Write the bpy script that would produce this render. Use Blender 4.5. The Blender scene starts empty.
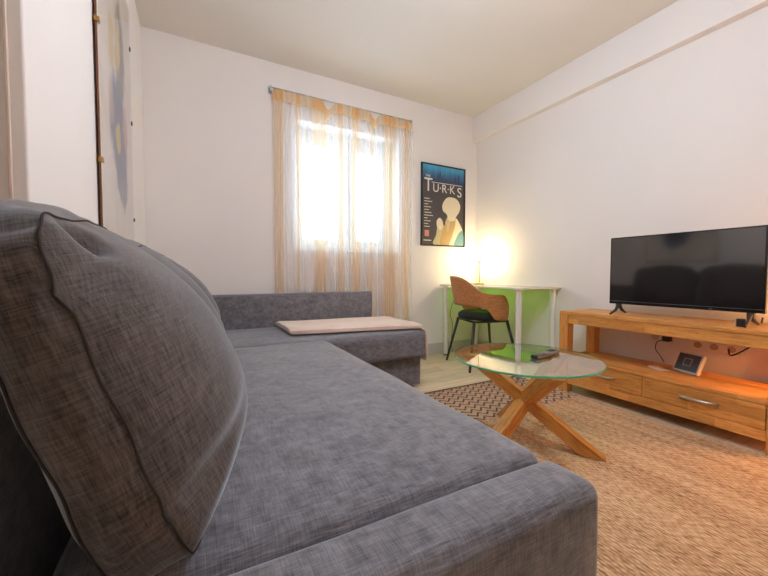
import bpy, bmesh, math, random
from math import sin, cos, pi, radians, sqrt, exp
from mathutils import Vector, Matrix, noise
random.seed(7)
S = bpy.context.scene
C = S.collection

# ------------------------------------------------------------------ helpers
def lin(c):
    return tuple(((v/12.92) if v <= .04045 else ((v+.055)/1.055)**2.4) for v in (x/255 for x in c)) + (1,)

class NT:
    def __init__(s, name):
        s.m = bpy.data.materials.new(name); s.m.use_nodes = True
        s.t = s.m.node_tree; s.t.nodes.clear()
        s.out = s.n('ShaderNodeOutputMaterial')
    def n(s, typ, **kw):
        nd = s.t.nodes.new(typ)
        for k, v in kw.items():
            if k.startswith('i_'):
                key = k[2:]
                key = int(key) if key.isdigit() else key.replace('_', ' ')
                nd.inputs[key].default_value = v
            else: setattr(nd, k, v)
        return nd
    def l(s, a, b): s.t.links.new(a, b)
    def coord(s, scale=(1, 1, 1), kind='Object', rot=(0, 0, 0)):
        c = s.n('ShaderNodeTexCoord'); m = s.n('ShaderNodeMapping')
        m.inputs['Scale'].default_value = scale
        src = c.outputs[kind]
        if any(rot):
            q = s.n('ShaderNodeMapping'); q.inputs['Rotation'].default_value = rot; s.l(src, q.inputs['Vector']); src = q.outputs['Vector']
        s.l(src, m.inputs['Vector']); return m.outputs['Vector']
    def noise(s, vec, scale=5, detail=3, rough=.5, dist=0):
        x = s.n('ShaderNodeTexNoise', i_Scale=scale, i_Detail=detail, i_Roughness=rough, i_Distortion=dist)
        s.l(vec, x.inputs['Vector']); return x.outputs['Fac']
    def ramp(s, fac, stops, interp='LINEAR'):
        r = s.n('ShaderNodeValToRGB'); e = r.color_ramp.elements; r.color_ramp.interpolation = interp
        while len(e) < len(stops): e.new(.5)
        for k, (p, c) in zip(e, stops): k.position = p; k.color = c
        s.l(fac, r.inputs['Fac']); return r.outputs['Color']
    def math(s, op, a, b=0, c=0):
        m = s.n('ShaderNodeMath', operation=op)
        for i, v in enumerate((a, b, c)):
            if hasattr(v, 'links'): s.l(v, m.inputs[i])
            else: m.inputs[i].default_value = v
        return m.outputs[0]
    def mix(s, fac, a, b, blend='MIX'):
        m = s.n('ShaderNodeMix', data_type='RGBA', blend_type=blend)
        for i, v in ((0, fac), (6, a), (7, b)):
            if hasattr(v, 'links'): s.l(v, m.inputs[i])
            else: m.inputs[i].default_value = v
        return m.outputs[2]
    def bump(s, h, strength=.3, dist=.01, prev=None):
        b = s.n('ShaderNodeBump', i_Strength=strength, i_Distance=dist); s.l(h, b.inputs['Height'])
        if prev is not None: s.l(prev, b.inputs['Normal'])
        return b.outputs['Normal']
    def pbr(s, color=None, rough=.5, metal=0, normal=None, **kw):
        p = s.n('ShaderNodeBsdfPrincipled')
        for k, v in (('Base Color', color), ('Roughness', rough), ('Metallic', metal), ('Normal', normal)):
            if v is None: continue
            if hasattr(v, 'links'): s.l(v, p.inputs[k])
            else: p.inputs[k].default_value = v
        for k, v in kw.items(): p.inputs[k.replace('_', ' ')].default_value = v
        s.l(p.outputs[0], s.out.inputs['Surface']); return p

def plain(name, rgb, rough=.5, metal=0, **kw):
    t = NT(name); t.pbr(lin(rgb), rough, metal, **kw); return t.m
def plaster(name, rgb, var=.04):
    t = NT(name); v = t.coord()
    a = t.noise(v, 1.3, 3); b = t.noise(v, 160, 3)
    c0 = lin(rgb); c1 = tuple(min(1, x*(1-var)) for x in c0[:3]) + (1,)
    col = t.ramp(a, [(.3, c0), (.75, c1)])
    t.pbr(col, .85, normal=t.bump(b, .08, .002)); return t.m
def emit(name, rgb, strength):
    t = NT(name); e = t.n('ShaderNodeEmission', i_Strength=strength); e.inputs[0].default_value = rgb
    t.l(e.outputs[0], t.out.inputs['Surface']); return t.m
def wood(name, axis, base, dark, blocks=True, rough=.4, bl=.42, bw=.055):
    t = NT(name)
    sc = {'x': (1, 8, 8), 'y': (8, 1, 8), 'z': (8, 8, 1)}[axis]
    v = t.coord(sc)
    g = t.noise(v, 9, 5, .6, .6); f = t.noise(v, 40, 3, .6)
    mixf = t.math('ADD', t.math('MULTIPLY', g, .65), t.math('MULTIPLY', f, .35))
    c = t.ramp(mixf, [(.33, lin(dark)), (.52, lin(base)), (.7, tuple(min(1, x*1.18) for x in lin(base)[:3])+(1,))])
    if blocks:
        cd = t.n('ShaderNodeTexCoord'); sx = t.n('ShaderNodeSeparateXYZ'); t.l(cd.outputs['Object'], sx.inputs[0])
        X, Y, Z = sx.outputs
        along, p, q = {'x': (X, Y, Z), 'y': (Y, Z, X), 'z': (Z, X, Y)}[axis]
        r1 = t.math('FLOOR', t.math('DIVIDE', p, bw)); r2 = t.math('FLOOR', t.math('DIVIDE', q, bw))
        row = t.math('ADD', t.math('MULTIPLY', r1, 3.17), t.math('MULTIPLY', r2, 7.31))
        sh = t.math('FRACT', t.math('MULTIPLY', t.math('SINE', row), 43.7))
        col_ = t.math('FLOOR', t.math('ADD', t.math('DIVIDE', along, bl), sh))
        cb = t.n('ShaderNodeCombineXYZ'); t.l(row, cb.inputs[0]); t.l(col_, cb.inputs[1])
        wn = t.n('ShaderNodeTexWhiteNoise'); t.l(cb.outputs[0], wn.inputs['Vector'])
        k = t.ramp(wn.outputs['Value'], [(0, (.72, .68, .62, 1)), (1, (1.12, 1.1, 1.08, 1))])
        c = t.mix(1, c, k, 'MULTIPLY')
    t.pbr(c, rough, normal=t.bump(f, .1, .002)); return t.m
def fabric(name, c_hi, c_lo, scale=1, rot=(0, 0, 0)):
    t = NT(name)
    def threads(sc): return t.noise(t.coord(sc, rot=rot), 1, 2, .6)
    a = threads((520*scale, 26*scale, 34*scale)); b = threads((26*scale, 520*scale, 34*scale)); c = threads((26*scale, 26*scale, 520*scale))
    big = t.noise(t.coord(rot=rot), 9, 3)
    w = t.math('DIVIDE', t.math('ADD', t.math('ADD', a, b), c), 3)
    w = t.math('ADD', t.math('MULTIPLY', w, .85), t.math('MULTIPLY', big, .15))
    col = t.ramp(w, [(.39, lin(c_lo)), (.61, lin(c_hi))])
    p = t.pbr(col, .92, normal=t.bump(w, .5, .0012))
    p.inputs['Sheen Weight'].default_value = .7; p.inputs['Sheen Roughness'].default_value = .38; p.inputs['Sheen Tint'].default_value = (.80, .88, 1, 1)  # bluish tint paints cool window light into the cloth's grazing highlight
    return t.m

def tag(o, label=None, cat=None, group=None, kind=None):
    if label: o['label'] = label
    if cat: o['category'] = cat
    if group: o['group'] = group
    if kind: o['kind'] = kind
    return o
def thing(name, label, cat, loc=(0, 0, 0), rz=0, group=None):
    o = bpy.data.objects.new(name, None); C.objects.link(o); o.empty_display_size = .05
    o.location = loc; o.rotation_euler = (0, 0, rz); return tag(o, label, cat, group)
def obj(name, bm, mat, parent=None, smooth=False, bevel=0, seg=2, sub=0, loc=None, rot=None, angle=40):
    bmesh.ops.recalc_face_normals(bm, faces=bm.faces)
    me = bpy.data.meshes.new(name); bm.to_mesh(me); bm.free()
    for m in (mat if isinstance(mat, (list, tuple)) else [mat]): me.materials.append(m)
    o = bpy.data.objects.new(name, me); C.objects.link(o)
    if parent: o.parent = parent
    if loc: o.location = loc
    if rot: o.rotation_euler = rot
    if bevel:
        b = o.modifiers.new('bevel', 'BEVEL'); b.width = bevel; b.segments = seg; b.limit_method = 'ANGLE'; b.angle_limit = radians(35)
    if sub:
        s = o.modifiers.new('sub', 'SUBSURF'); s.levels = sub; s.render_levels = sub
    if smooth or bevel:
        for p in me.polygons: p.use_smooth = True
        if not sub and not smooth:
            w = o.modifiers.new('wn', 'WEIGHTED_NORMAL'); w.keep_sharp = False
    return o
def box(bm, x0, x1, y0, y1, z0, z1, mi=0):
    v = [bm.verts.new(p) for p in ((x0,y0,z0),(x1,y0,z0),(x1,y1,z0),(x0,y1,z0),(x0,y0,z1),(x1,y0,z1),(x1,y1,z1),(x0,y1,z1))]
    for f in ((0,3,2,1),(4,5,6,7),(0,1,5,4),(1,2,6,5),(2,3,7,6),(3,0,4,7)):
        bm.faces.new([v[i] for i in f]).material_index = mi
    return bm
def B(*a): return box(bmesh.new(), *a)
def lathe(bm, prof, c=(0, 0, 0), n=32, cap=True):
    rings = []
    for r, z in prof:
        rings.append([bm.verts.new((c[0]+r*cos(2*pi*i/n), c[1]+r*sin(2*pi*i/n), c[2]+z)) for i in range(n)])
    for a, b in zip(rings, rings[1:]):
        for i in range(n): bm.faces.new((a[i], a[(i+1) % n], b[(i+1) % n], b[i]))
    if cap: bm.faces.new(rings[0][::-1]); bm.faces.new(rings[-1])
    return bm
def tube(bm, pts, r, n=10, closed=False):
    pts = [Vector(p) for p in pts]; rings = []
    N = len(pts); rr = r if isinstance(r, (list, tuple)) else [r]*N
    up = None
    for i, p in enumerate(pts):
        if closed: d = pts[(i+1) % N]-pts[i-1]
        else: d = pts[min(i+1, N-1)]-pts[max(i-1, 0)]
        d.normalize()
        if up is None:
            up = Vector((0, 0, 1)) if abs(d.z) < .9 else Vector((1, 0, 0))
        s_ = d.cross(up).normalized(); up = s_.cross(d).normalized()
        rings.append([bm.verts.new(p + rr[i]*(cos(2*pi*k/n)*s_ + sin(2*pi*k/n)*up)) for k in range(n)])
    pairs = list(zip(rings, rings[1:])) + ([(rings[-1], rings[0])] if closed else [])
    for a, b in pairs:
        for k in range(n): bm.faces.new((a[k], a[(k+1) % n], b[(k+1) % n], b[k]))
    if not closed: bm.faces.new(rings[0][::-1]); bm.faces.new(rings[-1])
    return bm
def spline(pts, k=8):
    P = [Vector(p) for p in pts]; P = [2*P[0]-P[1]] + P + [2*P[-1]-P[-2]]; out = []
    for i in range(1, len(P)-2):
        for j in range(k):
            t = j/k; a, b, c, d = P[i-1:i+3]
            out.append(.5*((2*b)+(c-a)*t+(2*a-5*b+4*c-d)*t*t+(3*b-a-3*c+d)*t**3))
    out.append(P[-2]); return out
def prism(bm, pts, z0, z1, plane='xy'):
    """extrude polygon pts; plane gives the two coordinates of pts, third runs z0..z1"""
    def m(p, z): return {'xy': (p[0], p[1], z), 'xz': (p[0], z, p[1]), 'yz': (z, p[0], p[1])}[plane]
    a = [bm.verts.new(m(p, z0)) for p in pts]; b = [bm.verts.new(m(p, z1)) for p in pts]; n = len(pts)
    bm.faces.new(a[::-1]); bm.faces.new(b)
    for i in range(n): bm.faces.new((a[i], a[(i+1) % n], b[(i+1) % n], b[i]))
    return bm
def structure(name, bm, mat, parent=None, **k):
    o = obj(name, bm, mat, parent, **k)
    if not parent: o['kind'] = 'structure'
    return o
def rbox(x0, x1, y0, y1, z0, z1, r=.02, nx=10, ny=10, nz=4, puff=0, puffy=0, seed=0, wr=0.0, puffx=0):
    """soft rounded upholstered block: crowned top, rounded edges, slight wrinkle"""
    bm = bmesh.new()
    def grid(n): return [i/n for i in range(n+1)]
    cache = {}
    def V(a, b, c):
        k = (round(a, 5), round(b, 5), round(c, 5))
        if k in cache: return cache[k]
        x, y, z = x0+(x1-x0)*a, y0+(y1-y0)*b, z0+(z1-z0)*c
        ca, cb = 4*a*(1-a), 4*b*(1-b)
        cc = 4*c*(1-c)
        p = Vector((x, y, z))
        ix = min(max(x, x0+r), x1-r); iy = min(max(y, y0+r), y1-r); iz = min(max(z, z0+r), z1-r)
        q = Vector((ix, iy, iz)); d = p-q
        if d.length > 1e-9:
            cnt = sum(abs(v) > 1e-9 for v in d)
            if cnt > 1: p = q + d.normalized()*max(abs(v) for v in d)
        p.z += puff*(ca**.45)*(cb**.45)*c
        p.y += (b-.5)*2*puffy*(ca**.5)*(cc**.5)*(abs(b-.5)*2)**3
        p.x += (a-.5)*2*puffx*(cb**.5)*(cc**.5)*(abs(a-.5)*2)**3
        if wr:
            p += Vector((0, 0, 1))*wr*(noise.noise(Vector((x*5+seed, y*5, z*5)))) * c
            p += Vector((1, 0, 0))*wr*.6*(noise.noise(Vector((x*6, y*6+seed, z*9))))
        cache[k] = bm.verts.new(p); return cache[k]
    def face(f, n1, n2):
        g1, g2 = f[1], f[2]
        for i in range(n1):
            for j in range(n2):
                bm.faces.new([V(*f[0](g1[i+di], g2[j+dj])) for di, dj in ((0,0),(1,0),(1,1),(0,1))])
    def ax(n, L):
        e = r/L
        if e >= .3: return [i/n for i in range(n+1)]
        s = [0, e*.15, e*.5, e]+[e+(1-2*e)*i/(n) for i in range(1, n)]+[1-e, 1-e*.5, 1-e*.15, 1]
        return s
    A, Bq, Cq = ax(nx, x1-x0), ax(ny, y1-y0), ax(nz, z1-z0)
    for c in (0, 1): face((lambda a, b, c=c: (a, b, c), A, Bq), len(A)-1, len(Bq)-1)
    for c in (0, 1): face((lambda a, b, c=c: (a, c, b), A, Cq), len(A)-1, len(Cq)-1)
    for c in (0, 1): face((lambda a, b, c=c: (c, a, b), Bq, Cq), len(Bq)-1, len(Cq)-1)
    return bm

# ------------------------------------------------------------------ camera
H = .87; F_PX = 348.2; YAW = .487; PIT = .0386; ROL = .0009
cam = bpy.data.objects.new('camera', bpy.data.cameras.new('camera')); C.objects.link(cam)
cam.data.sensor_width = 36; cam.data.lens = 36*F_PX/768; cam.data.clip_start = .02
fw = Vector((sin(YAW)*cos(PIT), cos(YAW)*cos(PIT), -sin(PIT))); rt = Vector((cos(YAW), -sin(YAW), 0)); up = rt.cross(fw)
r2 = rt*cos(ROL)+up*sin(ROL); u2 = -rt*sin(ROL)+up*cos(ROL)
M = Matrix((r2, u2, -fw)).transposed().to_4x4(); M.translation = Vector((0, 0, H)); cam.matrix_world = M
S.camera = cam

# ------------------------------------------------------------------ room dimensions
XL, XR, YB, YF, ZC = -.34, 2.83, 3.077, -3.4, 2.645

wall_m = plaster('wall_paint', (237, 231, 226))
ceil_m = plaster('ceiling_paint', (228, 224, 216))
white_gloss = plain('white_lacquer', (238, 236, 230), .35)
base_m = plain('baseboard_paint', (196, 192, 186), .45)

# laminate floor (planks along x)
t = NT('light_oak_laminate')
v = t.coord()
br = t.n('ShaderNodeTexBrick', i_Scale=1, i_Mortar_Size=.0012, i_Brick_Width=1.2, i_Row_Height=.125)
br.offset = .37; t.l(v, br.inputs['Vector'])
br.inputs['Color1'].default_value = (.84, .84, .84, 1); br.inputs['Color2'].default_value = (1.06, 1.05, 1.03, 1); br.inputs['Mortar'].default_value = (.45, .4, .35, 1)
g = t.noise(t.coord((1.2, 14, 1)), 4, 5, .6, .7)
c = t.ramp(g, [(.3, lin((206, 184, 148))), (.55, lin((232, 213, 180))), (.75, lin((240, 224, 196)))])
t.pbr(t.mix(1, c, br.outputs['Color'], 'MULTIPLY'), .42, normal=t.bump(g, .05, .002)); floor_m = t.m
structure('floor', B(-1.3, XR+.12, YF, YB+.12, -.05, 0), floor_m)
structure('ceiling', B(-1.3, XR+.12, YF, YB+.12, ZC, ZC+.06), ceil_m)

# back wall with window opening
WX0, WX1, WZ0, WZ1 = .75, 1.80, 1.075, 2.22; WT = .30
bm = bmesh.new()
for a in ((XL-.12, WX0, YB, YB+WT, 0, ZC), (WX1, XR+.12, YB, YB+WT, 0, ZC), (WX0, WX1, YB, YB+WT, 0, WZ0), (WX0, WX1, YB, YB+WT, WZ1, ZC)): box(bm, *a)
structure('wall_back', bm, wall_m)
structure('wall_right', B(XR, XR+.12, YF, YB, 0, ZC), wall_m)
structure('trim_1', B(XR-.062, XR, YF, YB, 2.37, ZC), wall_m, bevel=.004)        # beam under the ceiling
structure('wall_left', B(XL-.12, XL, 1.09, YB, 0, ZC), wall_m, bevel=.006)
structure('wall_recess', B(-1.2, XL-.12, 1.09, 1.2, 0, ZC), wall_m)
structure('wall_side', B(-1.3, -1.2, YF, 1.2, 0, ZC), wall_m)
structure('wall_front', B(-1.3, XR+.12, YF-.1, YF, 0, ZC), wall_m)
structure('trim_2', B(-.372, -.366, 1.082, 1.09, 0, ZC), plain('trim_paint', (215, 196, 180), .6), bevel=.001)
def baseboard(name, bm): return structure(name, bm, base_m, bevel=.002)
bm = bmesh.new()
pr = [(0, 0), (-.016, 0), (-.016, .07), (-.012, .078), (-.012, .115), (-.006, .125), (0, .125)]
prism(bm, [(YB+a, b) for a, b in pr], XL+.001, XR-.001, 'yz'); baseboard('baseboard_back', bm)
bm = bmesh.new(); prism(bm, [(XR+a, b) for a, b in pr], YF, YB-.017, 'xz'); baseboard('baseboard_right', bm)

# window
wf = structure('window_1', bmesh.new(), white_gloss)
bm = bmesh.new()
y0, y1 = YB+.19, YB+.25
for a in ((WX0, WX1, y0, y1, WZ0, WZ0+.05), (WX0, WX1, y0, y1, WZ1-.05, WZ1), (WX0, WX0+.05, y0, y1, WZ0+.05, WZ1-.05), (WX1-.065, WX1, y0, y1, WZ0+.05, WZ1-.05), (1.285, 1.335, y0, y1, WZ0+.05, WZ1-.05)): box(bm, *a)
obj('window_frame', bm, white_gloss, wf, bevel=.004)
def front_fresnel(t, ior=1.5, k=1.0):
    fr = t.n('ShaderNodeFresnel', i_IOR=ior); g = t.n('ShaderNodeNewGeometry')
    return t.math('MULTIPLY', t.math('MINIMUM', t.math('MULTIPLY', fr.outputs[0], k), 1), t.math('SUBTRACT', 1, g.outputs['Backfacing']))
glass = NT('window_glass')
tr = glass.n('ShaderNodeBsdfTransparent'); gl = glass.n('ShaderNodeBsdfGlossy', i_Roughness=.02); fr = front_fresnel(glass, 1.45)
mx = glass.n('ShaderNodeMixShader'); glass.l(fr, mx.inputs[0]); glass.l(tr.outputs[0], mx.inputs[1]); glass.l(gl.outputs[0], mx.inputs[2]); glass.l(mx.outputs[0], glass.out.inputs['Surface'])
for x0, x1 in ((WX0+.04, 1.285), (1.335, WX1-.065)):
    bm = bmesh.new(); z0, z1 = WZ0+.05, WZ1-.05
    for a in ((x0, x1, y0-.01, y1-.015, z0, z0+.085), (x0, x1, y0-.01, y1-.015, z1-.085, z1), (x0, x0+.07, y0-.01, y1-.015, z0+.085, z1-.085), (x1-.07, x1, y0-.01, y1-.015, z0+.085, z1-.085)): box(bm, *a)
    s = obj('sash', bm, white_gloss, wf, bevel=.004)
    obj('pane', B(x0+.05, x1-.05, y0+.02, y0+.026, z0+.05, z1-.05), glass.m, s)
obj('handle', B(1.30, 1.32, y0-.03, y0-.0005, 1.55, 1.68), plain('handle_white', (230, 230, 228), .3), wf, bevel=.004)
obj('window_sill', B(WX0+.001, WX1-.001, YB-.012, YB+.19, WZ0+.0005, WZ0+.016), white_gloss, wf, bevel=.005)

# ------------------------------------------------------------------ curtains
def sheer(name, tan_all=False):
    t = NT(name)
    uv = t.n('ShaderNodeTexCoord'); sx = t.n('ShaderNodeSeparateXYZ'); t.l(uv.outputs['UV'], sx.inputs[0])
    s_ = t.math('FRACT', t.math('MULTIPLY', t.math('SUBTRACT', sx.outputs[0], .565), 1/.70))
    mask = t.ramp(s_, [(0, (1, 1, 1, 1)), (.11, (0, 0, 0, 1)), (.26, (1, 1, 1, 1)), (.31, (0, 0, 0, 1)), (.47, (1, 1, 1, 1)), (.66, (0, 0, 0, 1)), (.80, (1, 1, 1, 1)), (.87, (0, 0, 0, 1))], 'CONSTANT')
    weave = t.noise(t.coord((60, 60, 1.2)), 1, 2)
    tan = lin((238, 212, 178) if not tan_all else (236, 192, 138)); wh = lin((238, 236, 236) if not tan_all else (234, 212, 180))
    col = t.mix(mask, wh, tan)
    d = t.n('ShaderNodeBsdfDiffuse'); tl = t.n('ShaderNodeBsdfTranslucent'); tp = t.n('ShaderNodeBsdfTransparent')
    t.l(col, d.inputs[0]); t.l(col, tl.inputs[0])
    a = t.n('ShaderNodeMixShader', i_0=.4); t.l(d.outputs[0], a.inputs[1]); t.l(tl.outputs[0], a.inputs[2])
    lw = t.n('ShaderNodeLayerWeight', i_Blend=.5)
    f = t.math('ADD', t.math('MULTIPLY', weave, .12), .26 if not tan_all else .80)
    f = t.math('ADD', f, t.math('MULTIPLY', mask, .20 if not tan_all else .1))
    f = t.math('MINIMUM', t.math('ADD', f, t.math('MULTIPLY', t.math('POWER', lw.outputs['Facing'], 1.6), .75)), .97)
    b = t.n('ShaderNodeMixShader'); t.l(f, b.inputs[0]); t.l(tp.outputs[0], b.inputs[1]); t.l(a.outputs[0], b.inputs[2])
    t.l(b.outputs[0], t.out.inputs['Surface']); return t.m
sheer_m = sheer('striped_sheer'); header_m = sheer('curtain_header_cloth', True)
ROD_Z = 2.405; ROD_Y = YB-.052
def sag(x): return .075*exp(-((x-1.035)/.040)**2)+.075*exp(-((x-1.50)/.036)**2)+.010*abs(sin(x*19))-.012
def curtain(x0, x1, label, ph, zb, cloth=1.5):
    root = thing('sheer_curtain', label, 'curtain', ((x0+x1)/2, ROD_Y, ROD_Z), 0, 'curtains at the window')
    ox, oy, oz = root.location
    nx, nz = 150, 26
    def P(u, w):
        x = x0+(x1-x0)*u; zt = ROD_Z-.0-sag(x)
        z = zt+(zb-zt)*w
        g = min(1, w*4+.3)*(1+.5*exp(-((x-1.24)/.18)**2))
        y = g*(.011*sin(u*2*pi*6.3+ph+.9*sin(5*u+w))+.007*sin(u*2*pi*13.7+2*ph+1.2*sin(9*u+1.5*w))+.004*sin(u*90+ph))
        xx = x+.010*sin(u*23+3*w+ph)*min(1, 4*w)*(1-abs(2*u-1)**6)
        return (xx-ox, y+.0-.004, z-oz)
    for nm, w0, w1, mat, par in (('cloth', .045, 1, sheer_m, root), ('header', 0, .045, header_m, root)):
        bm = bmesh.new(); uvl = bm.loops.layers.uv.new('UVMap')
        k = nz if nm == 'cloth' else 3
        G = [[bm.verts.new(P(i/nx, w0+(w1-w0)*j/k)) for j in range(k+1)] for i in range(nx+1)]
        for i in range(nx):
            for j in range(k):
                f = bm.faces.new((G[i][j], G[i+1][j], G[i+1][j+1], G[i][j+1]))
                for lp, (ii, jj) in zip(f.loops, ((i, j), (i+1, j), (i+1, j+1), (i, j+1))):
                    lp[uvl].uv = (x0+(x1-x0)*ii/nx, jj/k)
        obj(nm, bm, mat, par, smooth=True)
    return root
curtain(.565, 1.228, 'left striped tan and white sheer curtain hanging behind the sofa armrest', .3, .35)
curtain(1.24, 1.925, 'right striped tan and white sheer curtain, nearer the framed poster', 1.9, .35)
rod = thing('curtain_rod', 'thin silver curtain rod above the window', 'curtain rod', (1.22, ROD_Y, ROD_Z+.006))
chrome = plain('brushed_steel', (190, 192, 196), .3, 1)
bm = bmesh.new(); tube(bm, [(-.68, 0, 0), (.70, 0, 0)], .006, 12); obj('rod', bm, chrome, rod, smooth=True)
for x in (-.675, .69):
    bm = bmesh.new(); tube(bm, [(x, .048, 0), (x, .01, 0)], .006); box(bm, x-.012, x+.012, .045, .0515, -.03, .03); box(bm, x-.006, x+.006, -.01, .012, -.016, .012)
    obj('bracket', bm, chrome, rod)

# ------------------------------------------------------------------ framed poster on the back wall
def text_mesh(s, size, mat, name, parent, loc, rot, ext=.0006, align='LEFT', sx=1):
    cu = bpy.data.curves.new('tmp', 'FONT'); cu.body = s; cu.size = size; cu.extrude = ext; cu.align_x = align
    o = bpy.data.objects.new('tmp', cu); C.objects.link(o)
    dg = bpy.context.evaluated_depsgraph_get(); me = bpy.data.meshes.new_from_object(o.evaluated_get(dg))
    bpy.data.objects.remove(o)
    me.materials.clear(); me.materials.append(mat)
    r = bpy.data.objects.new(name, me); C.objects.link(r); r.parent = parent; r.location = loc; r.rotation_euler = rot; r.scale = (sx, 1, 1)
    return r
PX0, PX1, PZ0, PZ1 = 2.062, 2.65, 1.178, 2.045
po = thing('framed_poster', 'black-framed dark poster titled TURKS with a turbaned figure above the desk', 'poster', ((PX0+PX1)/2, YB, PZ0))
W = PX1-PX0; Hh = PZ1-PZ0
black = plain('black_frame', (22, 22, 26), .35)
bm = bmesh.new(); hw = W/2
for a in ((-hw, hw, -.022, 0, 0, .014), (-hw, hw, -.022, 0, Hh-.014, Hh), (-hw, -hw+.014, -.022, 0, .014, Hh-.014), (hw-.014, hw, -.022, 0, .014, Hh-.014)): box(bm, *a)
obj('frame', bm, black, po, bevel=.002)
t = NT('poster_print')
cc = t.n('ShaderNodeTexCoord'); sx = t.n('ShaderNodeSeparateXYZ'); t.l(cc.outputs['Object'], sx.inputs[0])
nz_ = t.noise(t.coord((14, 1, 2.2)), 1.3, 4, .6)
zz = t.math('ADD', t.math('DIVIDE', sx.outputs[2], Hh), t.math('MULTIPLY', t.math('SUBTRACT', nz_, .5), .22))
col = t.ramp(zz, [(.0, lin((74, 66, 60))), (.74, lin((66, 60, 62))), (.80, lin((42, 52, 84))), (.88, lin((38, 104, 150))), (1.0, lin((66, 176, 214)))])
t.pbr(col, .5); poster_m = t.m
art = obj('print', B(-hw+.01, hw-.01, -.012, -.004, .01, Hh-.01), poster_m, po)
cream = plain('poster_cream', (226, 214, 186), .6); peach = plain('poster_ochre', (196, 160, 100), .6)
teal = plain('poster_teal', (110, 150, 155), .6); pink = plain('poster_salmon', (222, 140, 122), .6); olive = plain('poster_sand', (200, 186, 140), .6); pale = plain('poster_letter', (232, 226, 208), .6)
navy = plain('poster_navy', (40, 62, 96), .6)
def blob(name, pts, mat, y, smoothk=6, closed=True):
    P = [Vector((a, b, 0)) for a, b in pts]
    n = len(P); out = []
    for i in range(n):
        a, b, c, d = P[i-1], P[i], P[(i+1) % n], P[(i+2) % n]
        for j in range(smoothk):
            q = j/smoothk; out.append(.5*((2*b)+(c-a)*q+(2*a-5*b+4*c-d)*q*q+(3*b-a-3*c+d)*q**3))
    bm = bmesh.new(); prism(bm, [((p.x-.5)*(W-.03), p.y*Hh) for p in out], y-.0006, y, 'xz')
    return obj(name, bm, mat, po)
blob('robe', [(.26,.02),(.32,.14),(.36,.26),(.46,.30),(.52,.24),(.55,.32),(.62,.38),(.80,.36),(.92,.28),(.985,.18),(.985,.02),(.6,.015)], olive, -.0125)
blob('robe_front', [(.42,.02),(.44,.14),(.52,.26),(.56,.28),(.60,.18),(.66,.30),(.76,.36),(.84,.34),(.74,.20),(.66,.02)], peach, -.0133)
blob('collar', [(.64,.02),(.70,.12),(.78,.26),(.80,.36),(.88,.31),(.96,.2),(.86,.16),(.78,.02)], cream, -.0141)
blob('sleeve', [(.76,.02),(.80,.1),(.88,.18),(.97,.2),(.98,.02)], teal, -.0149)
blob('turban', [(.46,.50),(.50,.56),(.58,.61),(.70,.62),(.82,.60),(.90,.53),(.88,.45),(.80,.38),(.76,.33),(.62,.33),(.57,.40),(.48,.44)], cream, -.0157)
blob('raised_hand', [(.34,.24),(.33,.31),(.40,.35),(.47,.31),(.47,.25),(.42,.2)], cream, -.0157)
for x0, h in ((.10, .87), (.17, .83), (.36, .90), (.41, .93), (.46, .88), (.56, .86), (.78, .89), (.86, .92)):
    bm = bmesh.new(); q = (x0-.5)*(W-.03)
    prism(bm, [(q-.016, .79*Hh), (q+.016, .79*Hh), (q+.010, (h-.04)*Hh), (q, h*Hh), (q-.010, (h-.04)*Hh)], -.0125, -.012, 'xz'); obj('tower', bm, navy, po)
RT = (pi/2, 0, 0)
text_mesh('T', .20, pale, 'lettering', po, (-hw+.035, -.0135, .665*Hh), RT, sx=.9)
text_mesh('U·R·K', .128, pale, 'lettering', po, (-hw+.145, -.0135, .665*Hh), RT, sx=.95)
text_mesh('S', .15, pale, 'lettering', po, (hw-.115, -.0135, .635*Hh), RT)
text_mesh('THE', .035, pale, 'lettering', po, (-hw+.05, -.0135, .835*Hh), RT)
bm = bmesh.new(); box(bm, -hw+.13, hw-.04, -.0135, -.0125, .775*Hh, .782*Hh); obj('title_rule', bm, pale, po)
for k in range(11):   # column of unreadable small print
    bm = bmesh.new(); z = (.57-.034*k)*Hh; w = (.07, .10, .05, .085, .06, .09, .11, .04, .08, .05, .07)[k]
    box(bm, -hw+.04, -hw+.04+w, -.0135, -.0125, z, z+.007); obj('small_print', bm, pale, po)
obj('red_square', B(-hw+.045, -hw+.10, -.0140, -.0128, .115*Hh, .19*Hh), pink, po)
obj('small_print', B(-hw+.03, -hw+.13, -.0135, -.0125, .06*Hh, .072*Hh), pale, po)
cg = NT('cover_glass'); tp = cg.n('ShaderNodeBsdfTransparent'); g2 = cg.n('ShaderNodeBsdfGlossy', i_Roughness=.06); fr = front_fresnel(cg, 1.45)
mx = cg.n('ShaderNodeMixShader'); cg.l(fr, mx.inputs[0]); cg.l(tp.outputs[0], mx.inputs[1]); cg.l(g2.outputs[0], mx.inputs[2]); cg.l(mx.outputs[0], cg.out.inputs['Surface'])
obj('glazing', B(-hw+.012, hw-.012, -.0195, -.018, .012, Hh-.012), cg.m, po)

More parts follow.
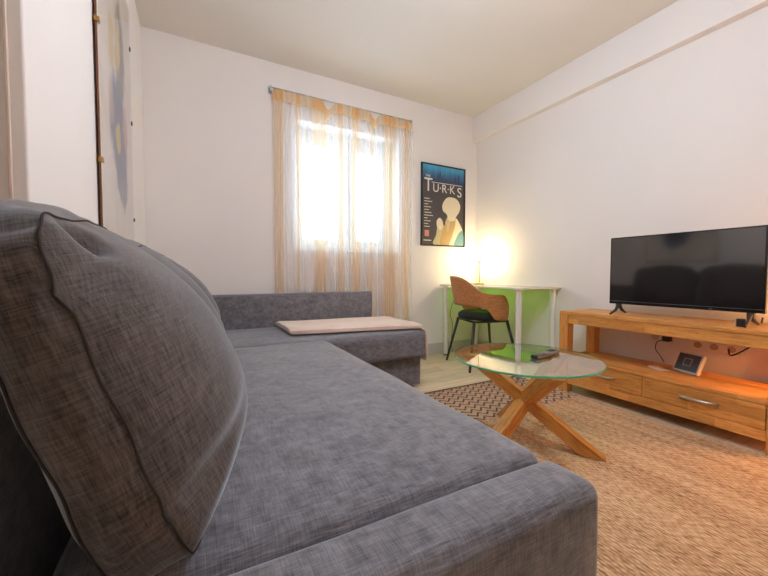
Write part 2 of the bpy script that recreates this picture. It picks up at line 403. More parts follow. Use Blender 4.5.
# ------------------------------------------------------------------ clip-framed picture on the left wall
ly0, ly1, lz0, lz1 = 1.70, 2.42, 1.02, 2.33
pc = thing('clip_framed_picture', 'large frameless picture with metal clips, faded blue figure, on the left wall', 'picture', (XL, (ly0+ly1)/2, lz0))
hw2 = (ly1-ly0)/2; hh2 = lz1-lz0
obj('backing_board', B(.008, .014, -hw2, hw2, 0, hh2), plain('brown_hardboard', (120, 72, 44), .7), pc)
t = NT('faded_print')
cd = t.n('ShaderNodeTexCoord'); sx = t.n('ShaderNodeSeparateXYZ'); t.l(cd.outputs['Object'], sx.inputs[0])
wa = t.math('MULTIPLY', t.math('SUBTRACT', t.noise(t.coord(), 7, 4, .6), .5), .22)
wb = t.math('MULTIPLY', t.math('SUBTRACT', t.noise(t.coord((1.3, 1.3, 1.3), rot=(1, 2, 0)), 8, 4, .6), .5), .22)
pu = t.math('ADD', t.math('DIVIDE', sx.outputs[1], 2*hw2), wa); pv = t.math('ADD', t.math('DIVIDE', sx.outputs[2], hh2), t.math('MULTIPLY', wb, .7))
n1 = t.noise(t.coord(), 5, 4, .6, .5); n2 = t.noise(t.coord(), 22, 5, .7, .8)
col = t.ramp(n1, [(.3, lin((204, 190, 178))), (.6, lin((220, 211, 201))), (.8, lin((208, 203, 206)))])
for (cu_, cv_, ru, rv, rgb, k) in ((.02, .40, .30, .20, (52, 74, 118), .95), (.08, .24, .20, .13, (66, 86, 124), .8), (.10, .70, .17, .20, (92, 96, 112), .9), (.04, .71, .09, .11, (206, 178, 96), .95),
        (-.16, .66, .09, .12, (208, 184, 120), .9), (0, .37, .09, .06, (196, 176, 70), .95), (.24, .46, .10, .10, (196, 140, 130), .7), (-.2, .46, .08, .08, (186, 150, 130), .6), (.05, .55, .12, .05, (80, 110, 96), .6)):
    du = t.math('DIVIDE', t.math('SUBTRACT', pu, cu_), ru); dv = t.math('DIVIDE', t.math('SUBTRACT', pv, cv_), rv)
    d2 = t.math('ADD', t.math('MULTIPLY', du, du), t.math('MULTIPLY', dv, dv))
    m = t.ramp(t.math('ADD', d2, t.math('MULTIPLY', t.math('SUBTRACT', n2, .5), .6)), [(.55, (k, k, k, 1)), (1.0, (0, 0, 0, 1))])
    c0 = lin(rgb)
    col = t.mix(m, col, c0)
t.pbr(col, .5)
obj('print', B(.014, .0155, -hw2+.003, hw2-.003, .003, hh2-.003), t.m, pc)
obj('glazing', B(.0175, .0195, -hw2, hw2, 0, hh2), cg.m, pc)
brass = plain('brass_clip', (170, 130, 70), .35, .9)
for s, zs in ((-1, (.22, .62, .98)), (1, (.12, .53, .84))):
    for q in zs:
        z = q*hh2; yy = s*hw2
        bm = bmesh.new(); box(bm, .006, .022, min(yy, yy+s*.006), max(yy, yy+s*.006), z-.009, z+.009); box(bm, .0196, .022, min(yy, yy-s*.013), max(yy, yy-s*.013), z-.009, z+.009)
        obj('clip', bm, brass if s < 0 else plain('dark_clip', (60, 52, 46), .4, .8), pc)

# ------------------------------------------------------------------ sofa
sofa_m = fabric('grey_linen_weave', (140, 137, 142), (80, 77, 81))
cush_m = fabric('grey_linen_weave_shaded', (102, 94, 90), (45, 38, 36), 1, (0, radians(18), 0))  # same linen as the sofa, its shade put into a darker, warmer colour
seam_m = plain('dark_seam_thread', (50, 42, 40), .9)
sofa = thing('corner_sofa', 'dark grey corner sofa bed with chaise along the window wall', 'sofa', (0, 0, 0))
SX0 = -.335
# main base, seat, chaise, arms, backrest
obj('base', rbox(SX0, .70, .537, 2.15, .03, .27, .012, 8, 14, 3), sofa_m, sofa, smooth=True)
obj('seat_cushion', rbox(-.20, .720, .54, 2.145, .275, .447, .03, 18, 26, 5, puff=.016, puffy=.004, wr=.005, seed=3, puffx=.004), sofa_m, sofa, smooth=True)
obj('chaise_base', rbox(SX0, 1.505, 2.23, 2.915, .02, .245, .012, 16, 10, 3), sofa_m, sofa, smooth=True)
obj('chaise_cushion', rbox(-.20, 1.515, 2.160, 2.915, .25, .437, .028, 24, 14, 5, puff=.022, wr=.005, seed=9), sofa_m, sofa, smooth=True)
obj('window_side_armrest', rbox(SX0, 1.425, 2.912, 2.990, .02, .715, .022, 24, 4, 8, wr=.004, seed=5), sofa_m, sofa, smooth=True)
obj('low_armrest', rbox(SX0, .714, .400, .530, .012, .446, .024, 18, 5, 8, puff=.010, wr=.004, seed=1, puffy=.004), sofa_m, sofa, smooth=True)
obj('backrest', rbox(SX0, -.238, .535, 2.915, .272, .73, .03, 4, 24, 6, wr=.004, seed=2), sofa_m, sofa, smooth=True)
# seams
bm = bmesh.new()
tube(bm, [(x, .4005-.0005*sin(x*9), .420+.002*sin(x*11)) for x in [SX0+.02+i*.05 for i in range(21)]]+[(.702, .406, .420), (.7085, .43, .420), (.7085, .50, .420), (.702, .526, .420)], .0016, 6)
obj('seam', bm, seam_m, sofa, smooth=True)
for pts in ([(x, 2.5, .2475) for x in ()],): pass
for x in (-.28, 1.44):
    for y in (2.28, 2.87):
        obj('foot', lathe(bmesh.new(), [(.02, 0), (.022, .024)], (x, y, 0), 16), black, sofa)
for x, y in ((.62, .62), (-.28, .62)):
    obj('foot', lathe(bmesh.new(), [(.02, 0), (.022, .034)], (x, y, 0), 16), black, sofa)

def cushion(y0, y1, label, seed, h=.492, x_b=-.054, tilt=18, big=1.0):
    yc = (y0+y1)/2
    root = thing('back_cushion', label, 'cushion', (x_b, yc, .474), 0, 'loose back cushions on the sofa')
    Wd = (y1-y0)/2; Td = .052; N = 44
    R = Matrix.Rotation(-radians(tilt), 3, 'Y')
    def P(a, b, c):
        # a front(+1)/back, b along sofa, c height -1..1
        e = max(0, 1-b*b)**.7*(max(0, 1-c*c)**1.0 if c > 0 else max(0, 1-abs(c*.98)**3)**.6)
        low = 1.0-.34*c
        front = a > 0
        t = Td*a*(1-.25*max(abs(b), abs(c))**6) + (.124*big if front else -.035)*abs(a)**1.0*e*low*(1 if abs(a) > .99 else abs(a)**.5)
        ez = (1-a*a)
        y = b*Wd + (1 if b > 0 else -1)*(abs(b)**8)*.014*ez*(1-c*c)
        z = (c+1)/2*h + (abs(c)**8)*(1 if c > 0 else -.15)*.035*ez*(1-b*b)
        # pulled-in corners
        cor = (abs(b)*abs(c))**6
        y -= .028*cor*(1 if b > 0 else -1); z -= .03*cor*(1 if c > 0 else 0)
        z += .012*(1-b*b)*(c+1)/2
        p = Vector((t, y, z))
        # wrinkles radiating from corners and along the bottom
        n = noise.noise(Vector((y*4+seed, z*4, a)))
        q = noise.noise(Vector((y*3+seed*2, z*14+y*8, 2.3*a)))
        q2 = noise.noise(Vector((y*13-z*9+seed, z*4, 5+a)))
        edge = max(abs(b), abs(c))**2
        amp = .004*n+.0045*q*edge+.004*q2*edge
        p.x += amp*(1 if front else -1)*abs(a)
        p.y += .005*q*ez*(abs(b) > .99); p.z += .006*q2*ez*(abs(c) > .99)
        # one pinched dimple at the near top corner, one crease low on the near front edge
        if front:
            d2 = ((b+.66)/.10)**2+((c-.84)/.09)**2
            p.x -= .055*exp(-d2)*max(0, a)**.5; p.z -= .030*exp(-d2)
            d3 = ((b+.50)/.30)**2+((c-1.0)/.25)**2
            p.z -= .014*exp(-d3)
            cr = exp(-(((c+.66)-.16*(b+1))/.07)**2)*max(0, 1-(b+1)/.9)*min(1, .25+(b+1)/.12)
            p.x -= .020*cr*abs(a)
            cr = exp(-(((c-.55)-.45*(b+1))/.06)**2)*max(0, 1-(b+1)/1.2)
            p.x -= .008*cr*abs(a)
        return R @ p
    bm = bmesh.new(); cache = {}
    def V(a, b, c):
        k = (round(a, 4), round(b, 4), round(c, 4))
        if k not in cache: cache[k] = bm.verts.new(P(a, b, c))
        return cache[k]
    L = [-1+2*i/N for i in range(N+1)]; K = [-1+2*i/8 for i in range(9)]
    L = [sin(x*pi/2)*.5+x*.5 for x in L]
    for s in (-1, 1):
        for i in range(N):
            for j in range(N): bm.faces.new([V(s, L[i+p], L[j+q]) for p, q in ((0,0),(1,0),(1,1),(0,1))])
        for i in range(8):
            for j in range(N):
                bm.faces.new([V(K[i+p], s, L[j+q]) for p, q in ((0,0),(1,0),(1,1),(0,1))])
                bm.faces.new([V(K[i+p], L[j+q], s) for p, q in ((0,0),(1,0),(1,1),(0,1))])
    body = obj('cover', bm, cush_m, root, smooth=True, sub=1)
    for s in (1, -1):
        loop = [P(s, b, -1) for b in L[:-1]]+[P(s, 1, c) for c in L[:-1]]+[P(s, b, 1) for b in L[:0:-1]]+[P(s, -1, c) for c in L[:0:-1]]
        bm = bmesh.new(); tube(bm, [q + (R @ Vector((s*.0012, 0, 0))) for q in loop], .0016, 6, closed=True); obj('piping', bm, seam_m, root, smooth=True)
    return root
cushion(.505, 1.142, 'plump grey back cushion nearest the camera with a pinched top corner', 1)
cushion(1.170, 1.808, 'grey back cushion between the nearest one and the farthest one', 4, h=.50)
cushion(1.836, 2.48, 'grey back cushion farthest along the sofa, next to the chaise', 8, h=.50, big=1.1)

# ------------------------------------------------------------------ blanket
t = NT('blush_fleece'); v = t.coord(); n1 = t.noise(v, 220, 3); n2 = t.noise(v, 6, 3)
p = t.pbr(t.ramp(n2, [(.3, lin((222, 194, 176))), (.7, lin((236, 212, 196)))]), .95, normal=t.bump(n1, .35, .003)); p.inputs['Sheen Weight'].default_value = .5
bm = bmesh.new()
path = [(.53, .006), (.56, .004), (.7, .003), (.9, .003), (1.1, .003), (1.3, .002), (1.44, .002), (1.50, .0), (1.53, -.022), (1.541, -.06), (1.545, -.12), (1.549, -.20), (1.552, -.265)]
ZB = .462
path = [Vector((x, z+ZB)) for x, z in path]
path = [p.copy() for p in path]
NY = 18
rows = []
for j in range(NY+1):
    w = j/NY; ring = []
    top, bot = [], []
    for i, p in enumerate(path):
        d = (path[min(i+1, len(path)-1)]-path[max(i-1, 0)]).normalized(); nrm = Vector((-d.y, d.x))
        th = .030 if i > 0 else .022
        if i > 7: th = .014
        x = p.x; dr = max(0, (p.x-.5)/1.0)
        yf = 2.33-.11*min(1, dr) - (.0 if i < 8 else .0); yb = 2.875-.03*dr
        if i >= 8: yb -= .06
        if i == 0: yf += .012; yb -= .012
        y = yf+(yb-yf)*w
        ed = 1-.35*(abs(2*w-1)**8)
        crown = .012*sin(pi*min(1, max(0, (p.x+.2)/1.7)))*sin(pi*min(1, max(0, (y-2.16)/.75)))
        wob = .006*noise.noise(Vector((x*6, y*7, 2)))
        if i >= 8: wob = .008*sin(y*17+p.y*6)
        tp = p+nrm*(th*ed+wob) + (Vector((0, crown)) if i < 8 else Vector((0, 0)))
        bt = p + (Vector((0, crown)) if i < 8 else Vector((0, 0))) - Vector((0,.004)) *(i<8)
        top.append((tp.x, y, tp.y)); bot.append((bt.x+.001, y, bt.y))
    rows.append([bm.verts.new(q) for q in top+bot[::-1]])
n = len(rows[0])
for a, b in zip(rows, rows[1:]):
    for i in range(n): bm.faces.new((a[i], a[(i+1) % n], b[(i+1) % n], b[i]))
bm.faces.new(rows[0]); bm.faces.new(rows[-1][::-1])
m_ = len(path)
for f in (rows[0],): pass
bl = obj('folded_blanket', bm, t.m, None, smooth=True)
b_ = bl.modifiers.new('bevel', 'BEVEL'); b_.width = .006; b_.segments = 3; b_.limit_method = 'ANGLE'; b_.angle_limit = radians(50)
tag(bl, 'folded blush pink fleece blanket lying on the sofa chaise', 'blanket')

# ------------------------------------------------------------------ rug
t = NT('woven_jute')
cd = t.n('ShaderNodeTexCoord'); sx = t.n('ShaderNodeSeparateXYZ'); t.l(cd.outputs['Object'], sx.inputs[0]); X, Y, Z = sx.outputs
wob = t.noise(t.coord((3, 3, 3)), 2, 3)
xx = t.math('ADD', X, t.math('MULTIPLY', wob, .02))
rowi = t.math('MULTIPLY', xx, 1/.0135)
ridge = t.math('ABSOLUTE', t.math('SINE', t.math('MULTIPLY', rowi, pi)))
fl = t.math('FLOOR', rowi)
braid = t.math('SINE', t.math('ADD', t.math('MULTIPLY', Y, 2*pi/.026), t.math('MULTIPLY', fl, 2.4)))
fib = t.noise(t.coord((260, 60, 1)), 1, 4, .7); strip = t.noise(t.coord((26, .5, 1)), 1, 3, .6); knots = t.noise(t.coord((95, 42, 1)), 1, 2, .5); patch = t.noise(t.coord((5, 1.2, 1)), 1.4, 3)
h = t.math('ADD', t.math('MULTIPLY', ridge, .5), t.math('MULTIPLY', braid, .13)); h = t.math('ADD', t.math('ADD', h, t.math('MULTIPLY', fib, .6)), t.math('MULTIPLY', knots, .5))
tone = t.math('ADD', t.math('MULTIPLY', strip, .26), t.math('MULTIPLY', patch, .16)); tone = t.math('ADD', tone, t.math('MULTIPLY', h, .20)); tone = t.math('ADD', tone, t.math('MULTIPLY', knots, .32))
col = t.ramp(tone, [(.40, lin((122, 84, 52))), (.50, lin((186, 142, 102))), (.60, lin((214, 176, 136))), (.74, lin((234, 206, 172)))])
# zigzag band at the window end: dark chevron lines running along x
tri = t.math('PINGPONG', X, .040)
zz = t.math('MODULO', t.math('ADD', t.math('ADD', Y, 5), t.math('MULTIPLY', tri, 1.0)), .056)
line = t.math('LESS_THAN', zz, .018)
flat = t.math('GREATER_THAN', t.noise(t.coord((90, 90, 1)), 1, 2), .36)
line = t.math('MULTIPLY', line, flat)
inband = t.math('GREATER_THAN', Y, 1.505)
line = t.math('MULTIPLY', line, inband)
edge = t.math('GREATER_THAN', Y, 2.052)
line = t.math('MAXIMUM', line, edge)
base2 = t.mix(t.math('MULTIPLY', inband, .55), col, lin((188, 156, 134)))
col = t.mix(t.math('MULTIPLY', line, .9), base2, lin((72, 46, 38)))
t.pbr(col, .95, normal=t.bump(h, .7, .005))
rug = obj('jute_rug', B(.735, 2.375, -.9, 2.075, .0005, .010), t.m, None)
tag(rug, 'natural woven jute rug with a brown zigzag band at its far end', 'rug')

# ------------------------------------------------------------------ coffee table
ct = thing('coffee_table', 'round glass coffee table on three crossed oak beams', 'coffee table', (1.445, 1.222, .0105))
cw = wood('orange_oak_beam', 'z', (206, 138, 66), (160, 92, 36), blocks=False, rough=.35)
TZ = .432
for k, deg in enumerate((-57, 183, 63)):
    a = radians(deg); d = Vector((cos(a), sin(a), 0)); R_ = .305
    off = Vector((.022, -.004, 0)); p0 = off+d*R_; p1 = off-d*R_*.93+Vector((0, 0, TZ-.010))
    ax = (p1-p0).normalized(); side = Vector((-d.y, d.x, 0)); nn = side.cross(ax)
    hwid, hth = .030, .030
    bm = bmesh.new(); vs = []
    for (q, zlim) in ((p0, 0), (p1, TZ-.010)):
        for s1, s2 in ((-1, -1), (1, -1), (1, 1), (-1, 1)):
            pt = q+side*s1*hwid+nn*s2*hth
            tt = (zlim-pt.z)/ax.z; pt = pt+ax*tt
            vs.append(bm.verts.new(pt))
    for f in ((0,1,2,3),(4,5,6,7),(0,1,5,4),(1,2,6,5),(2,3,7,6),(3,0,4,7)): bm.faces.new([vs[i] for i in f])
    # object frame along the beam so the grain follows it
    mw = Matrix((side, nn, ax)).transposed().to_4x4(); mw.translation = (p0+p1)/2
    bm.transform(mw.inverted())
    o = obj('leg', bm, cw, ct, bevel=.003); o.matrix_local = mw
def tinted_glass(name, trans, edgecol, rough=.0, refl=1.0):
    t = NT(name)
    tp = t.n('ShaderNodeBsdfTransparent'); tp.inputs[0].default_value = trans
    g = t.n('ShaderNodeBsdfGlossy', i_Roughness=rough); f2 = front_fresnel(t, 1.52, refl)
    m = t.n('ShaderNodeMixShader'); t.l(f2, m.inputs[0]); t.l(tp.outputs[0], m.inputs[1]); t.l(g.outputs[0], m.inputs[2])
    t.l(m.outputs[0], t.out.inputs['Surface'])
    return t.m
tg = tinted_glass('clear_table_glass', (.90, .97, .93, 1), None, refl=2.1)
edge_m = NT('green_glass_edge')
p = edge_m.pbr((.12, .62, .42, 1), .1, 0); p.inputs['Transmission Weight'].default_value = .35
bm = bmesh.new(); RG = .358
prof = [(RG-.0005, 0), (RG-.0005, .010)]
bm = lathe(bmesh.new(), [(RG-.001, 0), (RG-.001, .009)], n=96)
gt = obj('glass_top', bm, tg, ct, loc=(.045, .025, TZ-.008))
bm = bmesh.new(); lathe(bm, [(RG-.001, -.0005), (RG+.0015, .0015), (RG+.0015, .0075), (RG-.001, .0095)], n=96, cap=False)
obj('polished_rim', bm, edge_m.m, gt, smooth=True)['label'] = 'green polished glass rim'

# remotes on the glass
GZ = .010+TZ+.0032
dark_pl = plain('black_plastic', (34, 33, 36), .35); grey_pl = plain('grey_plastic', (128, 122, 116), .45)
def remote(label, x, y, rz, L, w, tilt, mat, z):
    r = thing('remote_control', label, 'remote control', (x, y, z), rz)
    bm = bmesh.new(); prism(bm, [(-L/2, 0), (L/2, 0), (L/2, .010), (L/2-.006, .016), (0, .014), (-L/2+.01, .019), (-L/2, .014)], -w/2, w/2, 'xz')
    obj('body', bm, mat, r, bevel=.003)
    bm = bmesh.new()
    for i in range(7):
        for j in range(3): box(bm, -L/2+.015+i*.013, -L/2+.022+i*.013, -.013+j*.010, -.007+j*.010, .012, .0185)
    obj('buttons', bm, grey_pl if mat is dark_pl else dark_pl, r)
remote('black television remote lying on the glass coffee table', 1.545, 1.19, radians(4), .12, .042, 0, dark_pl, GZ)
remote('grey topped slim remote beside the black one on the glass', 1.665, 1.222, radians(12), .12, .040, 0, grey_pl, GZ)

# ------------------------------------------------------------------ TV stand
oy = wood('oak_blocks_along', 'y', (226, 160, 84), (188, 120, 50)); oz = wood('oak_blocks_upright', 'z', (220, 152, 76), (182, 112, 44), blocks=False); ox_ = wood('oak_blocks_across', 'x', (216, 150, 78), (178, 110, 46))
st = thing('tv_stand', 'long oak television stand with open shelf and two drawers', 'tv stand', (2.384, 1.10, 0))
def sb(name, x0, x1, y0, y1, z0, z1, m, par=st, bev=.003):
    return obj(name, B(x0, x1, y0-1.10, y1-1.10, z0, z1), m, par, bevel=bev)
D_ = .40; SY0, SY1 = .525, 1.685
sb('tabletop', 0, D_, SY0, SY1, .577, .600, oy)
LW = .068
for x0 in (0, D_-LW):
    for y0 in (SY0, SY1-LW):
        sb('leg', x0, x0+LW, y0, y0+LW, 0, .5768, oz)
sb('apron', .004, .026, SY0+LW+.0005, SY1-LW-.0005, .513, .5768, oy)
sb('apron', D_-.026, D_-.004, SY0+LW+.0005, SY1-LW-.0005, .513, .5768, oy)
for y0 in (SY0+.004, SY1-.026): sb('side_rail', LW+.0005, D_-LW-.0005, y0, y0+.022, .513, .5768, ox_)
sb('shelf', .002, D_-.004, SY0+LW+.0005, SY1-LW-.0005, .246, .266, oy)
for y0 in (SY0+.010, SY1-.032): sb('side_panel', LW+.0005, D_-LW-.0005, y0, y0+.022, .10, .266, ox_)
sb('bottom_rail', .004, .026, SY0+LW+.0005, SY1-LW-.0005, .068, .121, oy)
sb('bottom_panel', .0265, D_-.004, SY0+LW+.0005, SY1-LW-.0005, .10, .119, oy)
YM = 1.120
sb('divider', .008, .10, YM-.006, YM+.006, .1215, .2455, oz)
steel = plain('satin_nickel', (190, 182, 168), .28, 1)
for y0, y1 in ((SY0+LW+.004, YM-.008), (YM+.008, SY1-LW-.004)):
    dr = sb('drawer', .004, .36, y0, y1, .1235, .2435, oy)
    yc = (y0+y1)/2-1.10; zc = .190
    pts = spline([(.004, yc-.085, zc), (-.010, yc-.072, zc), (-.022, yc-.03, zc), (-.024, yc, zc), (-.022, yc+.03, zc), (-.010, yc+.072, zc), (.004, yc+.085, zc)], 5)
    bm = bmesh.new(); tube(bm, pts, [.0055+.004*sin(pi*i/(len(pts)-1)) for i in range(len(pts))], 10)
    obj('handle', bm, steel, dr, smooth=True)

# television (turned a few degrees)
tvL = Vector((2.515, 1.402, 0)); tvR = Vector((2.525, .648, 0)); c_ = (tvL+tvR)/2; dvec = tvR-tvL; ang = math.atan2(dvec.y, dvec.x)
tv = thing('television', 'flat black television standing on the oak stand', 'television', (c_.x, c_.y, .600), ang)
TW = dvec.length/2; tb, tt_ = .072, .522
gb = plain('gloss_black_bezel', (16, 16, 18), .22)
bm = bmesh.new()
box(bm, -TW, TW, 0, .028, tb, tt_)
bm2 = box(bm, -TW+.12, TW-.12, .028, .062, tb+.02, tb+.26)
obj('housing', bm, gb, tv, bevel=.003)
t = NT('dark_lcd_screen'); p = t.pbr((.010, .008, .008, 1), .06); p.inputs['Specular IOR Level'].default_value = 1; p.inputs['Coat Weight'].default_value = 1; p.inputs['Coat Roughness'].default_value = .08; p.inputs['Coat IOR'].default_value = 1.55
obj('screen', B(-TW+.009, TW-.009, -.0015, .001, tb+.022, tt_-.009), t.m, tv)
obj('trim_line', B(-TW+.006, TW-.006, -.003, .0, tb+.0185, tb+.0205), plain('silver_line', (150, 155, 165), .3, .8), tv)
for s in (-1, 1):
    bm = bmesh.new(); x = s*(TW-.055)
    for q in (-1, 1):
        tube(bm, [(x, .014, tb+.002), (x+s*.0, .014+q*.035, tb-.040), (x+s*.004, .014+q*.095, .007)], [.011, .010, .0065], 8)
    box(bm, x-.014, x+.014, .002, .026, tb-.030, tb+.006)
    obj('foot', bm, dark_pl, tv, bevel=.001)
obj('receiver', B(TW-.22, TW-.205, -.002, .003, tb+.006, tb+.010), grey_pl, tv)
md = thing('media_box', 'small black media box standing under the right end of the television', 'media box', (2.487, .722, .6003))
obj('body', B(-.012, .012, -.018, .018, 0, .042), dark_pl, md, bevel=.003)
obj('side_strip', B(-.013, .011, .0182, .0222, .001, .041), plain('silver_strip', (200, 200, 200), .3), md, bevel=.001)

# items on the shelf
tbk = thing('small_display', 'white framed small display with a dark face leaning on the shelf', 'display', (2.622, 1.004, .2662), radians(-109.5))
Rx = Matrix.Rotation(radians(-24), 4, 'X')
def tilted(bm): bm.transform(Rx); return bm
obj('frame', tilted(B(-.076, .076, -.012, .012, .005, .130)), plain('white_plastic', (238, 232, 226), .3), tbk, bevel=.005)
obj('face', tilted(B(-.066, .066, -.0135, -.011, .015, .120)), plain('slate_face', (72, 74, 80), .35), tbk)
bm = bmesh.new()
for a in ((-.024, .024, .045, .049), (-.024, .024, .089, .093), (-.024, -.020, .049, .089), (.020, .024, .049, .089)): box(bm, a[0], a[1], -.0145, -.0134, a[2], a[3])
obj('square_outline', tilted(bm), plain('pale_outline', (170, 170, 172), .5), tbk)
obj('stand_foot', B(-.04, .04, .0, .075, 0, .006), plain('white_foot', (236, 230, 224), .4), tbk, bevel=.002)
cards = thing('paper_leaflet', 'thin white folded leaflet lying on the shelf left of the display', 'leaflet', (2.60, 1.135, .2662), radians(60))
obj('sheet', B(-.05, .05, -.035, .035, 0, .0012), plain('paper', (232, 222, 212), .8), cards)
bm = bmesh.new(); prism(bm, [(-.045, .0013), (.045, .0013), (.046, .010), (.0, .005), (-.045, .0025)], -.03, .03, 'xz'); obj('fold', bm, plain('paper_fold', (236, 210, 190), .8), cards)

# sockets, plugs and cables by the stand
so = thing('wall_socket', 'white double wall socket behind the stand, black adapter plugged in', 'socket', (XR, 1.215, .435))
plate = plain('socket_white', (232, 226, 218), .4)
obj('plate', B(-.010, 0, -.08, .08, -.04, .04), plate, so, bevel=.003)
for y in (-.04, .04):
    obj('socket_well', lathe(bmesh.new(), [(.021, 0), (.021, .002), (.018, .002), (.018, .0005)], n=24), plain('socket_grey', (200, 192, 184), .5), so, loc=(-.010, y, 0), rot=(0, -pi/2, 0))
pl = thing('power_adapter', 'black plug adapter in the wall socket, its cable hanging to the shelf', 'plug', (XR-.0125, 1.175, .437))
obj('body', B(-.045, 0, -.022, .022, -.018, .022), dark_pl, pl, bevel=.005)
def cable(name, pts, label, cat, r=.003, mat=None):
    bm = bmesh.new(); tube(bm, spline(pts, 8), r, 8); o = obj(name, bm, mat or dark_pl, None, smooth=True)
    if label: tag(o, label, cat)
    return o
bm = bmesh.new(); tube(bm, spline([(-.04, .02, -.01), (-.055, .045, -.03), (-.045, .055, -.08), (-.03, .035, -.12), (-.03, .01, -.1615)], 8), .003, 8); obj('cable', bm, dark_pl, pl, smooth=True)
ps = thing('power_strip', 'white power strip on the wall behind the display', 'power strip', (XR, .93, .425))
obj('body', B(-.035, 0, -.13, .13, -.028, .028), plate, ps, bevel=.006)
for y in (-.08, 0, .08):
    obj('socket_well', lathe(bmesh.new(), [(.020, 0), (.020, .002), (.017, .002), (.017, .0005)], n=24), plain('well_grey', (180, 160, 140), .5), ps, loc=(-.035, y, 0), rot=(0, -pi/2, 0))
tw = cable('television_cable', [(XR-.045, .86, .425), (XR-.09, .84, .40), (XR-.12, .80, .42), (XR-.07, .76, .465), (XR-.024, .75, .50), (XR-.020, .74, .56), (XR-.020, .73, .63)], 'black cable rising from the power strip behind the stand', 'cable', .0045)
cable('wall_cable', [(XR-.006, 1.56, .62), (XR-.006, 1.50, .50), (XR-.006, 1.44, .42), (XR-.008, 1.40, .33)], 'thin white cable running down the wall behind the stand', 'cable', .0025, plate)

# ------------------------------------------------------------------ desk
dk = thing('glass_desk', 'white and green glass desk on round white legs in the corner', 'desk', (2.56, 2.50, 0))
ox0, oy0 = 2.56, 2.50
DX0, DX1, DY0, DY1, DZ = 2.30, 2.82, 1.985, 3.045, .765
t = NT('green_desk_glass')
tp = t.n('ShaderNodeBsdfTransparent'); tp.inputs[0].default_value = (.50, .80, .22, 1)
df = t.n('ShaderNodeBsdfTranslucent'); df.inputs[0].default_value = (.45, .9, .25, 1)
g = t.n('ShaderNodeBsdfGlossy', i_Roughness=.03); fr = front_fresnel(t, 1.52, 1.6)
m0 = t.n('ShaderNodeMixShader', i_0=.12); t.l(tp.outputs[0], m0.inputs[1]); t.l(df.outputs[0], m0.inputs[2])
m1 = t.n('ShaderNodeMixShader'); t.l(fr, m1.inputs[0]); t.l(m0.outputs[0], m1.inputs[1]); t.l(g.outputs[0], m1.inputs[2]); t.l(m1.outputs[0], t.out.inputs['Surface'])
obj('glass_top', B(DX0+.10-ox0, DX1-.012-ox0, DY0+.012-oy0, DY1-.012-oy0, DZ-.012, DZ-.002), t.m, dk)
bm = bmesh.new()
for a in ((DX0, DX0+.10, DY0, DY1), (DX1-.012, DX1, DY0, DY1), (DX0+.10, DX1-.012, DY0, DY0+.012), (DX0+.10, DX1-.012, DY1-.012, DY1)):
    box(bm, a[0]-ox0, a[1]-ox0, a[2]-oy0, a[3]-oy0, DZ-.016, DZ)
obj('edge_and_shade_strip', bm, plain('pale_edge_shade_strip', (240, 238, 222), .3), dk)  # thin pale edge; wide front strip added to cast shade on the back wall
wl = plain('white_steel_leg', (240, 236, 228), .35)
for x in (DX0+.045, DX1-.045):
    for y in (DY0+.045, DY1-.045):
        lg = obj('leg', lathe(bmesh.new(), [(.021, .012), (.0235, .02), (.0235, DZ-.025), (.04, DZ-.022), (.04, DZ-.0165)], (x-ox0, y-oy0, 0), 24), wl, dk, smooth=False)
        obj('foot_cap', lathe(bmesh.new(), [(.024, 0), (.024, .012)], (x-ox0, y-oy0, 0), 20), dark_pl, lg)

# desk lamp
BLX, BLY, BLZ = 2.655, 2.825, 1.045
lp = thing('desk_lamp', 'small glowing bulb lamp on a thin stem with yellow base on the desk', 'lamp', (BLX, BLY, DZ))
obj('base', lathe(bmesh.new(), [(.045, 0), (.045, .014), (.04, .018)], n=32), plain('yellow_lacquer', (222, 206, 40), .4), lp)
obj('stem', tube(bmesh.new(), [(0, 0, .018), (0, 0, .235)], .004, 10), plain('stem_metal', (170, 150, 120), .4, .6), lp, smooth=True)
obj('bulb_socket', lathe(bmesh.new(), [(.012, .225), (.015, .235), (.015, .255)], n=20), plain('socket_cream', (220, 205, 170), .5), lp)
bm = bmesh.new(); bmesh.ops.create_uvsphere(bm, u_segments=24, v_segments=16, radius=.019, matrix=Matrix.Translation((0, 0, BLZ-DZ)))
LAMP_E = 640
obj('bulb', bm, emit('warm_bulb', (1, .82, .45, 1), LAMP_E), lp, smooth=True)
bm = bmesh.new(); tube(bm, spline([(.04, .02, .006), (.05, .12, .004), (.04, .205, .003), (-.02, .236, -.05), (-.16, .235, -.20), (-.20, .238, -.33), (-.17, .232, -.45), (-.18, .237, -.62), (-.17, .233, -.752)], 8), .0028, 8)
obj('power_cord', bm, plain('lamp_cord', (60, 66, 52), .6), lp, smooth=True)
cable('floor_cable', [(2.405, YB-.022, .70), (2.41, YB-.024, .5), (2.40, YB-.026, .3), (2.415, YB-.03, .12), (2.41, YB-.035, .004)], 'thin dark cable hanging down the wall behind the desk chair', 'cable', .0028)

# ------------------------------------------------------------------ desk chair
ch = thing('desk_chair', 'curved plywood tub chair with dark seat and black legs at the desk', 'chair', (2.40, 2.515, 0), math.atan2(-.23, .972))
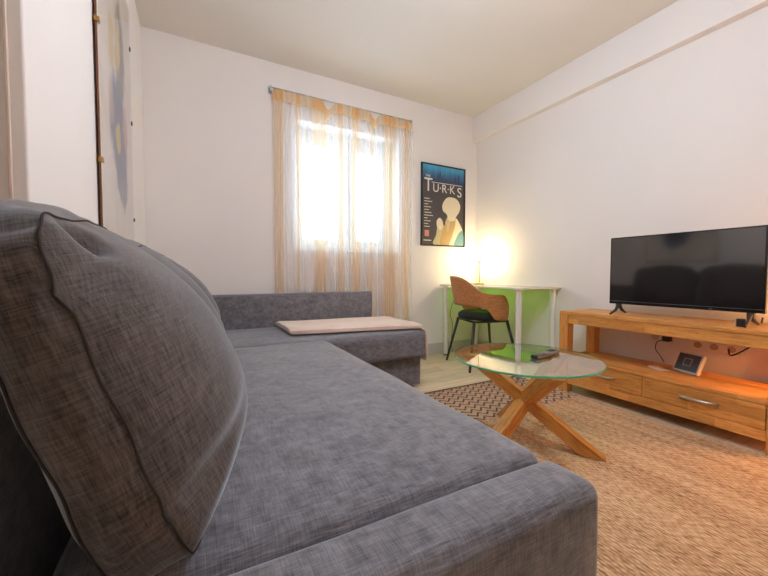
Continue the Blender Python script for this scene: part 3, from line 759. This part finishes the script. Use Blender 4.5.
# local +x is the way the chair faces
cwd = wood('walnut_veneer', 'x', (190, 128, 78), (146, 90, 50), blocks=False, rough=.4)
def shell_pt(s, w, off):
    ph = s*radians(118); rx, ry = .236+off, .256+off
    f = abs(s)
    top = .690+.170*(1/(1+exp((f-.36)/.075))); 
    if f > .80: top -= .11*((f-.80)/.20)**2.2
    low = 1/(1+exp(-(f-.62)/.035))
    bot = .565-.115*low+.02*(1-f)
    if f > .93: bot += .05*((f-.93)/.07)**2
    z = bot+(top-bot)*w
    fl = (z-.45)*.16*(cos(ph) if f < .76 else .0) + (z-.45)*.05
    return ((-cos(ph))*(rx+fl)+.015, sin(ph)*(ry+fl*.3), z)
bm = bmesh.new(); NS, NW = 64, 10
GA = [[bm.verts.new(shell_pt(-1+2*i/NS, j/NW, 0)) for j in range(NW+1)] for i in range(NS+1)]
GB = [[bm.verts.new(shell_pt(-1+2*i/NS, j/NW, .012)) for j in range(NW+1)] for i in range(NS+1)]
for i in range(NS):
    for j in range(NW):
        bm.faces.new((GA[i][j], GA[i+1][j], GA[i+1][j+1], GA[i][j+1])); bm.faces.new((GB[i][j], GB[i][j+1], GB[i+1][j+1], GB[i+1][j]))
    for j in (0, NW): bm.faces.new((GA[i][j], GB[i][j], GB[i+1][j], GA[i+1][j]))
for i in (0, NS):
    for j in range(NW): bm.faces.new((GA[i][j], GA[i][j+1], GB[i][j+1], GB[i][j]))
obj('backrest', bm, cwd, ch, smooth=True)
bm = bmesh.new()
seat_p = [(r*.97, z) for r, z in ((.02, .448), (.19, .448), (.222, .456), (.232, .478), (.228, .502), (.20, .520), (.12, .528), (.02, .530))]
lathe(bm, seat_p, n=40); bm.transform(Matrix.Diagonal((1, 1.02, 1, 1)))
obj('seat', bm, plain('dark_green_black_seat', (28, 36, 30), .75), ch, smooth=True)
for x, y in ((-.253, -.24), (-.253, .24), (.253, -.24), (.253, .24)):
    bm = bmesh.new(); tube(bm, [(x, y, 0), (x*.66, y*.66, .447)], [.0105, .014], 12); obj('leg', bm, dark_pl, ch, smooth=True)
bm = bmesh.new(); tube(bm, [(-.165, -.155, .436), (.165, -.155, .436), (.165, .155, .436), (-.165, .155, .436)], .010, 8, closed=True); obj('seat_frame', bm, dark_pl, ch, smooth=True)

# ------------------------------------------------------------------ lamps out of view
def pendant(label, x, y, e, col, r=.12, z=2.20):
    c = thing('pendant_lamp', label, 'lamp', (x, y, z), 0)
    obj('cord', tube(bmesh.new(), [(0, 0, r*.95), (0, 0, ZC-z-.02)], .004, 8), white_gloss, c)
    obj('canopy', lathe(bmesh.new(), [(.045, ZC-z-.025), (.05, ZC-z)], n=32), white_gloss, c)
    bm = bmesh.new(); bmesh.ops.create_uvsphere(bm, u_segments=32, v_segments=20, radius=r)
    obj('globe', bm, emit('opal_glass', col, e), c, smooth=True)
pendant('round opal pendant lamp above the middle of the room', .98, .85, 80, (.89, 1, 1.17, 1))
gl_ = thing('floor_globe_lamp', 'small orange glowing globe lamp standing beside the right end of the tv stand', 'lamp', (2.60, .31, .0))
obj('base', lathe(bmesh.new(), [(.08, 0), (.08, .015), (.012, .02), (.012, .545)], n=24), dark_pl, gl_)
bm = bmesh.new(); bmesh.ops.create_uvsphere(bm, u_segments=24, v_segments=16, radius=.065, matrix=Matrix.Translation((0, 0, .605)))
obj('globe', bm, emit('amber_globe', (1, .45, .13, 1), 95), gl_, smooth=True)

# ------------------------------------------------------------------ daylight
w = bpy.data.worlds.new('sky'); S.world = w; w.use_nodes = True
bg = w.node_tree.nodes['Background']; bg.inputs[0].default_value = (.62, .81, 1, 1); bg.inputs[1].default_value = 8.5
pa = bpy.data.lights.new('window_portal', 'AREA'); pa.shape = 'RECTANGLE'; pa.size = WX1-WX0; pa.size_y = WZ1-WZ0; pa.cycles.is_portal = True
po_ = bpy.data.objects.new('window_portal', pa); C.objects.link(po_); po_.location = ((WX0+WX1)/2, YB+.31, (WZ0+WZ1)/2); po_.rotation_euler = (-pi/2, 0, 0)

vs = S.view_settings
vs.view_transform = 'Standard'; vs.look = 'None'; vs.gamma = 1; vs.use_curve_mapping = False; vs.exposure = .13
S.cycles.max_bounces = 10; S.cycles.transparent_max_bounces = 16; S.cycles.diffuse_bounces = 6
